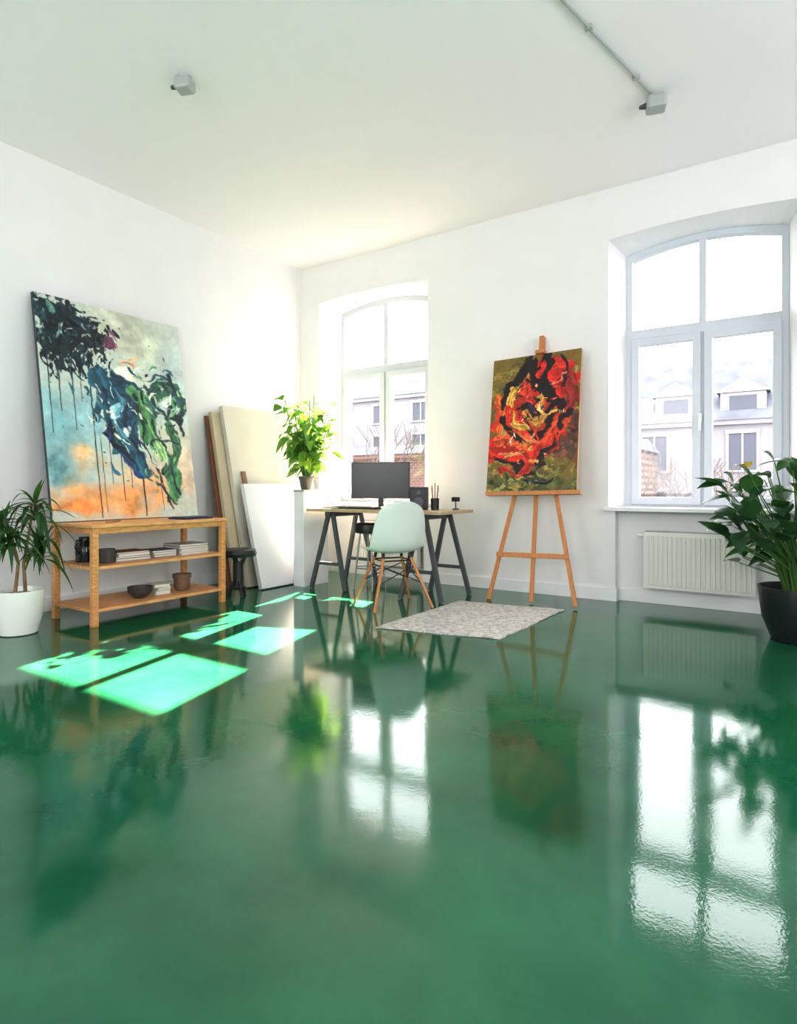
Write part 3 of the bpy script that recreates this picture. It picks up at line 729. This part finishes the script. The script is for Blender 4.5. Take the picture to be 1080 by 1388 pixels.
lean_canvas(-1.14, 0.05, 1.14, 0.590, 0.28, 0.015, 'darkwood', 'narrow brown wooden batten between leaning canvases', bars=False)

cb = thing('pedestal', 'narrow white box pedestal with a potted plant on top', 'pedestal', (0.80, -0.72, 0))
MB().box((-0.06, -0.18, 0.0), (0.07, 0.18, 0.905)).make('body', 'canvasw', parent=cb, bevel=0.002)
MB().box((-0.06, -0.185, 0.905), (0.075, 0.185, 0.922)).make('top', 'greybook', parent=cb, bevel=0.002)

# ---------------------------------------------------------------- plants
pl = thing('potted_plant', 'bushy potted plant with bright green leaves on a white pedestal', 'plant', (0.81, -0.80, 0.9225))
MB().lathe([(0.045,0),(0.050,0.003),(0.068,0.10),(0.075,0.11),(0.075,0.13),(0.068,0.13),(0.064,0.11)]).make('pot', 'greypot', smooth=True, parent=pl)
MB().lathe([(0.065,0.105),(0.02,0.113)]).make('soil', 'soil', parent=pl)
st = MB(); lf = MB()
cl = lambda qq: (max(qq[0], -0.30), qq[1], max(qq[2], 0.12))
rnd = random.Random(5)
for i in range(18):
    a = rnd.uniform(0, 2*math.pi); rr = rnd.uniform(0.03, 0.25); hh = rnd.uniform(0.42, 0.98)
    top = Vector((max(-0.2, rr*math.cos(a)), rr*math.sin(a)*1.1, hh)); mid = top*0.5+Vector((0.02*math.cos(a), 0.02*math.sin(a), 0.02))
    st.tube([(0.02*math.cos(a), 0.02*math.sin(a), 0.10), mid, top], [0.006, 0.0045, 0.003], 6)
    for j in range(12):
        t = rnd.uniform(0.36, 1.0); bp = (mid*(1-(t-0.5)*2)+top*((t-0.5)*2)) if t > 0.5 else mid*(t*2)+Vector((0, 0, 0.10))*(1-2*t)
        b2 = rnd.uniform(0, 2*math.pi); el = rnd.uniform(-0.5, 0.7)
        d = Vector((math.cos(b2)*math.cos(el), math.sin(b2)*math.cos(el), math.sin(el)))
        pp = bp + d*rnd.uniform(0.04, 0.09)
        st.tube([bp, pp], [0.0025, 0.002], 5)
        lf.leaf(pp, d, rnd.uniform(0.11, 0.17), rnd.uniform(0.065, 0.095), rnd.uniform(0.2, 0.8), 0.25, 5, cl, 0.75, rnd.uniform(-0.6, 0.6))
st.make('stems', 'stem', smooth=True, parent=pl); lf.make('foliage', 'leafbright', smooth=True, parent=pl)

pl = thing('potted_dracaena', 'dracaena with thin trunks and dark strap leaves in a white pot', 'plant', (0.57, -3.28, 0))
MB().lathe([(0.10,0),(0.112,0.006),(0.14,0.12),(0.157,0.275),(0.157,0.285),(0.145,0.285),(0.138,0.25)], n=48).make('pot', 'pot', smooth=True, parent=pl)
MB().lathe([(0.139,0.25),(0.03,0.262)]).make('soil', 'soil', parent=pl)
st = MB(); lf = MB(); cl = lambda qq: (max(qq[0], -0.53), qq[1], max(qq[2], 0.02))
heads = [((0.03, 0.03), (0.02, 0.09, 0.86), 1.05), ((0.0, -0.02), (-0.10, -0.06, 0.78), 1.05), ((0.02, -0.03), (0.12, -0.10, 0.68), 0.95), ((0.01, 0.04), (0.03, 0.13, 0.60), 0.95)]
for (bx, by), tp, sc in heads:
    tp = Vector(tp); m1 = Vector((bx*0.5-0.02, by*0.5+0.02, 0.45))
    st.tube([(bx, by, 0.25), m1, tp], [0.012, 0.010, 0.008], 8)
    for j in range(32):
        b2 = rnd.uniform(0, 2*math.pi); el = rnd.uniform(0.0, 1.4)
        d = Vector((math.cos(b2)*math.cos(el), math.sin(b2)*math.cos(el), math.sin(el)))
        lf.leaf(tp-Vector((0, 0, rnd.uniform(0, 0.14))), d, sc*rnd.uniform(0.20, 0.36), rnd.uniform(0.026, 0.040), rnd.uniform(0.4, 1.0)*(1 if el < 1.1 else 0.3), 0.3, 9, cl, 0.6)
st.make('trunk', 'trunk', smooth=True, parent=pl); lf.make('foliage', 'leafmid', smooth=True, parent=pl)

pl = thing('potted_plant', 'large plant with broad dark glossy leaves in a round black pot', 'plant', (4.80, -0.68, 0))
MB().lathe([(0.15,0),(0.165,0.006),(0.215,0.14),(0.237,0.31),(0.237,0.33),(0.222,0.33),(0.215,0.28)], n=48).make('pot', 'darkpot', smooth=True, parent=pl)
MB().lathe([(0.216,0.28),(0.03,0.295)]).make('soil', 'soil', parent=pl)
st = MB(); lf = MB(); ly = MB(); cl = lambda qq: (qq[0], min(qq[1], 0.58), max(qq[2], 0.03))
for i in range(165):
    a = rnd.uniform(0, 2*math.pi); rad = 0.46*math.sqrt(rnd.random()); hz = rnd.uniform(0.46, 1.14)
    if rad > 0.3: hz = rnd.uniform(0.42, 1.0)
    if math.sin(a) < -0.3 and hz < 0.58: hz += 0.22
    bp = Vector((0.08*math.cos(a), 0.08*math.sin(a), 0.28))
    tp = Vector((rad*math.cos(a), min(0.46, rad*math.sin(a)), hz)); mid = bp*0.5+tp*0.5+Vector((-0.25*rad*math.cos(a), -0.25*rad*math.sin(a), 0.02))
    st.tube([bp, mid, tp], [0.006, 0.005, 0.0035], 6)
    a2 = a+rnd.uniform(-0.9, 0.9); e2 = rnd.uniform(-0.2, 1.2)
    d2 = Vector((math.cos(a2)*math.cos(e2), math.sin(a2)*math.cos(e2), math.sin(e2)))
    lf.leaf(tp, d2, rnd.uniform(0.16, 0.26), rnd.uniform(0.09, 0.135), rnd.uniform(0.1, 0.55), 0.25, 8, cl, 0.8, rnd.uniform(-0.5, 0.5))
st.tube([(-0.05, 0.02, 0.28), (-0.20, -0.06, 0.75), (-0.28, -0.18, 1.06)], [0.005, 0.004, 0.003], 6)
for k in range(2): ly.leaf((-0.28, -0.18, 1.06), (-0.6+0.7*k, -0.3, 0.7), 0.13, 0.05, 0.5, 0.25, 6, cl)
st.make('stems', 'stem', smooth=True, parent=pl); lf.make('foliage', 'leafdark', smooth=True, parent=pl)
o = ly.make('yellow_leaves', 'leafyellow', smooth=True, parent=pl); o['label'] = 'yellowing leaves'

# ---------------------------------------------------------------- desk
dk = thing('desk', 'pale wooden board desk on two dark trestles near a window', 'desk', (1.66, -0.64, 0))
MB().box((-0.72, -0.30, 0.722), (0.72, 0.29, 0.75)).make('tabletop', 'desk', bevel=0.003, parent=dk)
for cx in (-0.50, 0.50):
    tr = MB()
    tr.box((cx-0.03, -0.26, 0.675), (cx+0.03, 0.25, 0.7215))
    for yy, yf in ((-0.21, -0.25), (0.21, 0.25)):
        for sg in (-1, 1):
            tr.beam((cx+sg*0.025, yy, 0.70), (cx+sg*0.20, yf, 0.004), 0.028, 0.040, side=(0,1,0))
        tr.beam((cx-0.13, (yy+yf)/2, 0.24), (cx+0.13, (yy+yf)/2, 0.24), 0.03, 0.018, side=(0,0,1))
    tr.make('trestle', 'trestle', bevel=0.003, parent=dk)
DZ = 0.7505
mo = thing('monitor', 'black flat computer monitor on a stand on the desk', 'monitor', (1.49, -0.52, DZ), (0, 0, math.radians(20)))
MB().lathe([(0.10,0),(0.11,0.004),(0.10,0.012),(0.03,0.014)]).make('base', 'black', smooth=True, parent=mo)
MB().box((-0.025, 0.015, 0.012), (0.025, 0.035, 0.25)).make('stand', 'black', bevel=0.003, parent=mo)
MB().box((-0.285, -0.015, 0.09), (0.285, 0.015, 0.435)).make('casing', 'black', bevel=0.005, parent=mo)
MB().box((-0.275, -0.0165, 0.10), (0.275, -0.0152, 0.425)).make('screen', 'screen', parent=mo)
kb = thing('keyboard', 'black computer keyboard on the desk', 'keyboard', (1.45, -0.78, DZ), (0, 0, 0.15))
MB().box((-0.20, -0.06, 0), (0.20, 0.06, 0.012)).make('body', 'black', bevel=0.003, parent=kb)
k = MB()
for i in range(14):
    for j in range(4): k.box((-0.19+i*0.0272, -0.052+j*0.026, 0.012), (-0.19+i*0.0272+0.023, -0.052+j*0.026+0.022, 0.018))
kk = k.make('keys', 'trestle', parent=kb)
sp = thing('desktop_speaker', 'small black desktop speaker on the desk', 'speaker', (1.97, -0.60, DZ), (0,0,0.5))
MB().box((-0.08, -0.07, 0), (0.08, 0.07, 0.20)).make('cabinet', 'black', bevel=0.012, parent=sp)
MB().cyl((0,-0.0705,0.07),(0,-0.076,0.07),0.045,0.04,24).make('driver', 'trestle', smooth=True, parent=sp)
MB().cyl((0,-0.0705,0.15),(0,-0.075,0.15),0.022,0.02,24).make('driver', 'trestle', smooth=True, parent=sp)
pc = thing('pencil_cup', 'black cup holding pens on the desk', 'cup', (2.12, -0.58, DZ))
MB().lathe([(0.03,0),(0.035,0.003),(0.037,0.10),(0.033,0.10),(0.031,0.01)]).make('cup', 'black', smooth=True, parent=pc)
for i in range(6):
    a = i*1.05
    tag(MB().cyl((0.012*math.cos(a), 0.012*math.sin(a), 0.006), (0.032*math.cos(a), 0.032*math.sin(a), 0.19+0.02*(i % 3)), 0.0035, n=8).make('pen', ('darkbook', 'black', 'darkwood')[i % 3], smooth=True, loc=(2.12, -0.58, DZ+0.003)), 'pen standing in a black cup on the desk', 'pen', 'pens in the desk cup')
dc = thing('webcam', 'small black camera on a short stand on the desk', 'camera', (2.25, -0.44, DZ))
MB().lathe([(0.03,0),(0.032,0.003),(0.03,0.008),(0.005,0.012),(0.005,0.07)]).make('stand', 'black', smooth=True, parent=dc)
MB().box((-0.035,-0.02,0.07),(0.035,0.02,0.11)).make('body', 'black', bevel=0.008, parent=dc)
MB().cyl((0,-0.02,0.09),(0,-0.035,0.09),0.014).make('lens', 'glassware', smooth=True, parent=dc)
z = DZ
for i in range(3):
    book(1.14, -0.76, z, 0.16, 0.22, 0.008, ('darkbook','paper','greybook')[i], 0.2*i, 'thin notebook lying on the desk', 'notebooks on the desk', 'notebook'); z += 0.0085

sl = thing('stool', 'round black padded stool tucked under the desk', 'stool', (1.44, -0.62, 0))
MB().lathe([(0.12,0.52),(0.145,0.525),(0.152,0.56),(0.145,0.60),(0.115,0.615),(0.02,0.618)]).make('seat', 'black', smooth=True, parent=sl)
for i in range(4):
    a = math.pi/4+i*math.pi/2
    MB().cyl((0.09*math.cos(a),0.09*math.sin(a),0.522),(0.15*math.cos(a),0.15*math.sin(a),0.0),0.009,0.008).make('leg','metal',smooth=True,parent=sl)
pts = [(0.127*math.cos(t), 0.127*math.sin(t), 0.20) for t in [2*math.pi*i/24 for i in range(25)]]
MB().tube(pts, [0.006]*25, 8).make('foot_ring', 'metal', smooth=True, parent=sl)

sl = thing('stool', 'low black padded folding stool beside the leaning canvases', 'stool', (0.72, -1.57, 0), (0,0,0.4))
MB().lathe([(0.12,0.345),(0.15,0.35),(0.16,0.375),(0.15,0.405),(0.11,0.414),(0.02,0.416)]).make('seat', 'black', smooth=True, parent=sl)
for i in range(3):
    a = i*2*math.pi/3+0.3
    MB().cyl((0.06*math.cos(a),0.06*math.sin(a),0.347),(-0.09*math.cos(a),-0.09*math.sin(a),0.0),0.016,0.015).make('leg','black',smooth=True,parent=sl)
MB().cyl((0,0,0.08),(0,0,0.30),0.045,0.045).make('hub','black',smooth=True,parent=sl)

# ---------------------------------------------------------------- shell chair
face = math.atan2(0.56, -0.83)
ch = thing('shell_chair', 'pale mint plastic shell chair with wooden legs at the desk', 'chair', (2.05, -1.14, 0), (0, 0, face-math.pi/2))
prof = [(0.235,0.425),(0.20,0.443),(0.12,0.435),(0.02,0.422),(-0.08,0.42),(-0.15,0.44),(-0.195,0.50),(-0.215,0.58),(-0.232,0.68),(-0.25,0.78),(-0.262,0.845)]
wid =  [0.17,0.215,0.235,0.238,0.235,0.235,0.232,0.225,0.212,0.185,0.12]
NU = 14; sb = MB()
for i, ((y, z), w) in enumerate(zip(prof, wid)):
    t = i/(len(prof)-1)
    for j in range(NU+1):
        u = -1+2*j/NU; x = w*u
        cup = abs(u)**2.4
        if t < 0.5: zz = z+cup*0.055*(0.25+t*1.5); yy = y
        else: zz = z+cup*0.055*(1-t)*1.2; yy = y+cup*0.085*(1-0.45*(t-0.5)*2)*min(1, (t-0.35)*4)
        if t < 0.5: yy += cup*0.085*max(0, (t-0.35)*4)*0.9
        if i == 0: yy -= (abs(u)**2)*0.03
        if i == len(prof)-1: zz -= (abs(u)**2)*0.03
        sb.v.append((x, yy, zz))
for i in range(len(prof)-1):
    for j in range(NU):
        a = i*(NU+1)+j; sb.f.append((a, a+1, a+NU+2, a+NU+1))
o = sb.make('seat_shell', 'chair', parent=ch, smooth=False)
o.data.polygons.foreach_set('use_smooth', [True]*len(o.data.polygons))
so = o.modifiers.new('s', 'SOLIDIFY'); so.thickness = 0.009; so.offset = 0
ss = o.modifiers.new('ss', 'SUBSURF'); ss.levels = 2; ss.render_levels = 2
feet = [(-0.245,0.225),(0.245,0.225),(-0.245,-0.245),(0.245,-0.245)]
for fx, fy in feet:
    MB().cyl((fx*0.48, fy*0.42, 0.385), (fx, fy, 0.0), 0.0135, 0.010, 14).make('leg', 'easel', smooth=True, parent=ch)
w = MB()
def lp(fx, fy, t): return (fx*(0.48+0.52*t), fy*(0.42+0.58*t), 0.385*(1-t))
for a, b2 in ((0,1),(2,3),(0,2),(1,3)):
    w.cyl(lp(*feet[a], 0.05), lp(*feet[b2], 0.05), 0.006, n=8)
    w.cyl(lp(*feet[a], 0.15), lp(*feet[b2], 0.5), 0.004, n=8); w.cyl(lp(*feet[b2], 0.15), lp(*feet[a], 0.5), 0.004, n=8)
for fx, fy in feet: w.cyl((fx*0.48, fy*0.42, 0.38), (fx*0.45, fy*0.35, 0.424), 0.012, n=10)
w.make('wire_brace', 'black', smooth=True, parent=ch)

# ---------------------------------------------------------------- rug
rg = MB(); NX, NY = 40, 56
c00, c10, c11, c01 = Vector((2.42,-1.88)), Vector((3.24,-1.70)), Vector((3.28,-0.60)), Vector((2.44,-0.74))
cen = (c00+c10+c11+c01)/4
for j in range(NY+1):
    for i in range(NX+1):
        u, v = i/NX, j/NY
        pnt = c00*(1-u)*(1-v)+c10*u*(1-v)+c11*u*v+c01*(1-u)*v-cen
        rg.v.append((pnt.x+0.004*math.sin(v*40), pnt.y+0.004*math.sin(u*31), 0.009+0.0015*math.sin(u*9+v*7)))
for j in range(NY):
    for i in range(NX):
        a = j*(NX+1)+i; rg.f.append((a, a+1, a+NX+2, a+NX+1))
o = rg.make('rug', 'rug', loc=(cen.x, cen.y, 0.0005)); so = o.modifiers.new('s', 'SOLIDIFY'); so.thickness = 0.008; so.offset = -1
tag(o, 'small grey-white mottled woven rug on the green floor', 'rug')

# ---------------------------------------------------------------- ceiling fixtures
def fixture(x, y, rz, label, s):
    e = thing('ceiling_sensor', label, 'ceiling device', (x, y, H), (0, 0, rz))
    MB().cyl((0,0,-0.0005),(0,0,-0.012),0.05*s,0.045*s,24).make('mount', 'device', smooth=True, parent=e)
    MB().box((-0.06*s,-0.055*s,-0.10*s),(0.06*s,0.055*s,-0.0125)).make('housing', 'device', bevel=0.016*s, parent=e)
    MB().cyl((-0.061*s,0,-0.06*s),(-0.10*s,-0.01,-0.07*s),0.02*s,0.012*s,16).make('lens', 'trestle', smooth=True, parent=e)
fixture(1.68, -2.84, 0.4, 'small grey device on a round mount on the ceiling', 0.85)
fixture(4.03, -1.07, 0.3, 'grey ceiling device at the end of a thin conduit', 0.98)
cd = MB().cyl((4.01,-1.13,H-0.010),(3.79,-2.15,H-0.010),0.009).cyl((3.79,-2.15,H-0.010),(3.60,-3.4,H-0.010),0.009)
for t in (0.2, 0.75):
    x_ = 4.01+(3.79-4.01)*t; y_ = -1.13+(-2.15+1.13)*t
    cd.box((x_-0.02, y_-0.012, H-0.022), (x_+0.02, y_+0.012, H-0.0005))
tag(cd.make('conduit', 'device', smooth=True), 'thin pale cable conduit running along the ceiling', 'conduit')

# ---------------------------------------------------------------- outside
struct(MB().box((-60, 0.6, -5.2), (40, 60, -5.0)).make('ground', 'street'))
def building(name, x0, x1, y0, y1, z1, m, label, rows, roof=1.0, wsp=2.2, off=1.0, dorm=()):
    e = thing(name, label, 'building', ((x0+x1)/2, (y0+y1)/2, -5.0))
    w = (x1-x0)/2; d = (y1-y0)/2; h = z1+5
    MB().box((-w,-d,0),(w,d,h)).box((-w-0.1,-d-0.15,h-0.14),(w+0.1,-d,h)).make('facade', m, parent=e)
    if roof:
        r = MB()
        r.v = [(-w-0.1,-d-0.2,h),(w+0.1,-d-0.2,h),(w+0.1,d,h),(-w-0.1,d,h),(-w,0,h+roof),(w,0,h+roof)]
        r.f = [(0,1,5,4),(2,3,4,5),(1,2,5),(3,0,4),(0,3,2,1)]
        r.make('roof', 'roof', parent=e)
    for dx in dorm:
        dm = MB().box((dx-0.6, -d+0.15, h), (dx+0.6, -0.2, h+0.85))
        k = len(dm.v); dm.v += [(dx-0.7,-d+0.05,h+0.85),(dx+0.7,-d+0.05,h+0.85),(dx,-d+0.05,h+1.3),(dx-0.7,-0.1,h+0.85),(dx+0.7,-0.1,h+0.85),(dx,-0.1,h+1.3)]
        dm.f += [(k,k+1,k+2),(k+3,k+5,k+4),(k,k+2,k+5,k+3),(k+1,k+4,k+5,k+2)]
        do = dm.make('dormer', 'ftrim', parent=e)
        MB().box((dx-0.36,-d+0.13,h+0.15),(dx+0.36,-d+0.149,h+0.75)).make('pane', 'fwin', parent=do)
    x = -w+off
    while x < w-0.6:
        for zz, hh in rows:
            z_ = zz+5
            f = MB().box((x-0.46,-d-0.06,z_-hh-0.06),(x+0.46,-d-0.001,z_-hh)).box((x-0.46,-d-0.06,z_+hh),(x+0.46,-d-0.001,z_+hh+0.1))
            f.box((x-0.44,-d-0.04,z_-hh),(x-0.36,-d-0.001,z_+hh)).box((x+0.36,-d-0.04,z_-hh),(x+0.44,-d-0.001,z_+hh)).box((x-0.025,-d-0.04,z_-hh),(x+0.025,-d-0.001,z_+hh))
            wo = f.make('window', 'ftrim', parent=e)
            MB().box((x-0.36,-d-0.02,z_-hh),(x+0.36,-d-0.0005,z_+hh)).make('pane', 'fwin', parent=wo)
        x += wsp
building('apartment_building', -3.5, 12.0, 15.5, 19.5, 2.95, 'facade', 'pale house with rows of windows, sloped roof and dormers', [(0.2, 0.6), (2.0, 0.55)], 2.1, 2.45, 1.9, (-2.8, -0.95, 2.0))
building('apartment_building', -20, -4.2, 15.0, 20, 4.6, 'facade', 'pale building with windows and a low roof across the street', [(0.4, 0.6), (2.4, 0.6), (3.9, 0.35)], 1.4, 1.9)
building('brick_outbuilding', -3.2, 1.3, 11.0, 13.5, 1.9, 'brick', 'low red brick outbuilding outside the window', [], 0.35)
building('brick_outbuilding', -12.5, -5.0, 11.0, 13.0, 2.0, 'brick', 'red brick outbuilding outside the window', [], 0.35)
def tree(x, y, s, seed, dp=5):
    rr = random.Random(seed); b = MB()
    def br(p, d, L, r, k):
        q = p+d*L; b.tube([p, p+d*L*0.5+Vector((rr.uniform(-.05,.05),0,rr.uniform(-.05,.05)))*L, q], [r, r*0.85, r*0.65], 5)
        if k == 0: return
        for i in range(3):
            nd = (d+Vector((rr.uniform(-.8,.8), rr.uniform(-.6,.6), rr.uniform(-.1,.6)))).normalized(); br(q, nd, L*0.72, max(r*0.6, 0.008), k-1)
    br(Vector((0,0,0)), Vector((0,0,1)), 2.4*s, 0.08*s, dp)
    tag(b.make('tree', 'treebark', loc=(x, y, -5)), 'bare leafless tree in the street outside', 'tree')
tree(-3.4, 6.5, 1.05, 2); tree(2.2, 7.0, 0.95, 4)

# ---------------------------------------------------------------- lights
wd = bpy.data.worlds.new('World'); scene.world = wd; wd.use_nodes = True
bg = wd.node_tree.nodes['Background']; bg.inputs['Color'].default_value = (0.985, 0.992, 1.0, 1); bg.inputs['Strength'].default_value = 8.8
try: wd.cycles.sampling_method = 'MANUAL'; wd.cycles.sample_map_resolution = 256
except Exception: pass
sp_ = bpy.data.lights.new('sun_spot', 'SPOT'); so = bpy.data.objects.new('sun_spot', sp_); COL.objects.link(so)
tgt = Vector((0.97, 0.3, 1.95)); dr = Vector((-0.250, 1.0, 0.70))
so.location = tgt+dr*60; so.rotation_euler = (so.location-tgt).to_track_quat('Z', 'Y').to_euler()
sp_.spot_size = math.radians(2.4); sp_.spot_blend = 0.1; sp_.energy = 14000000; sp_.shadow_soft_size = 0.35; sp_.color = (1.0, 0.80, 0.62)
def portal(cx, cy, cz, sx, sz, rot):
    l = bpy.data.lights.new('portal', 'AREA'); l.shape = 'RECTANGLE'; l.size = sx; l.size_y = sz
    l.cycles.is_portal = True
    o = bpy.data.objects.new('portal', l); COL.objects.link(o); o.location = (cx, cy, cz); o.rotation_euler = rot
for (xa, xb, ia, ib) in OP:
    portal((ia+ib)/2, 0.52, 1.9, ib-ia, 2.3, (-math.pi/2, 0, 0))
for a in (2.1, 5.5): portal(a, Y1-0.21, 1.875, 1.8, 2.15, (math.pi/2, 0, 0))
for a in (-5.8, -2.8): portal(X1+0.21, a, 1.875, 1.6, 2.15, (0, math.pi/2, 0))

# ---------------------------------------------------------------- camera
cam = bpy.data.cameras.new('Camera'); co = bpy.data.objects.new('Camera', cam); COL.objects.link(co)
co.location = (4.81, -5.19, 0.95); co.rotation_euler = (math.pi/2, 0, math.radians(33.7))
cam.sensor_fit = 'HORIZONTAL'; cam.sensor_width = 36; cam.lens = 823/1080*36; cam.shift_y = -34/1080
cam.clip_end = 200
scene.camera = co
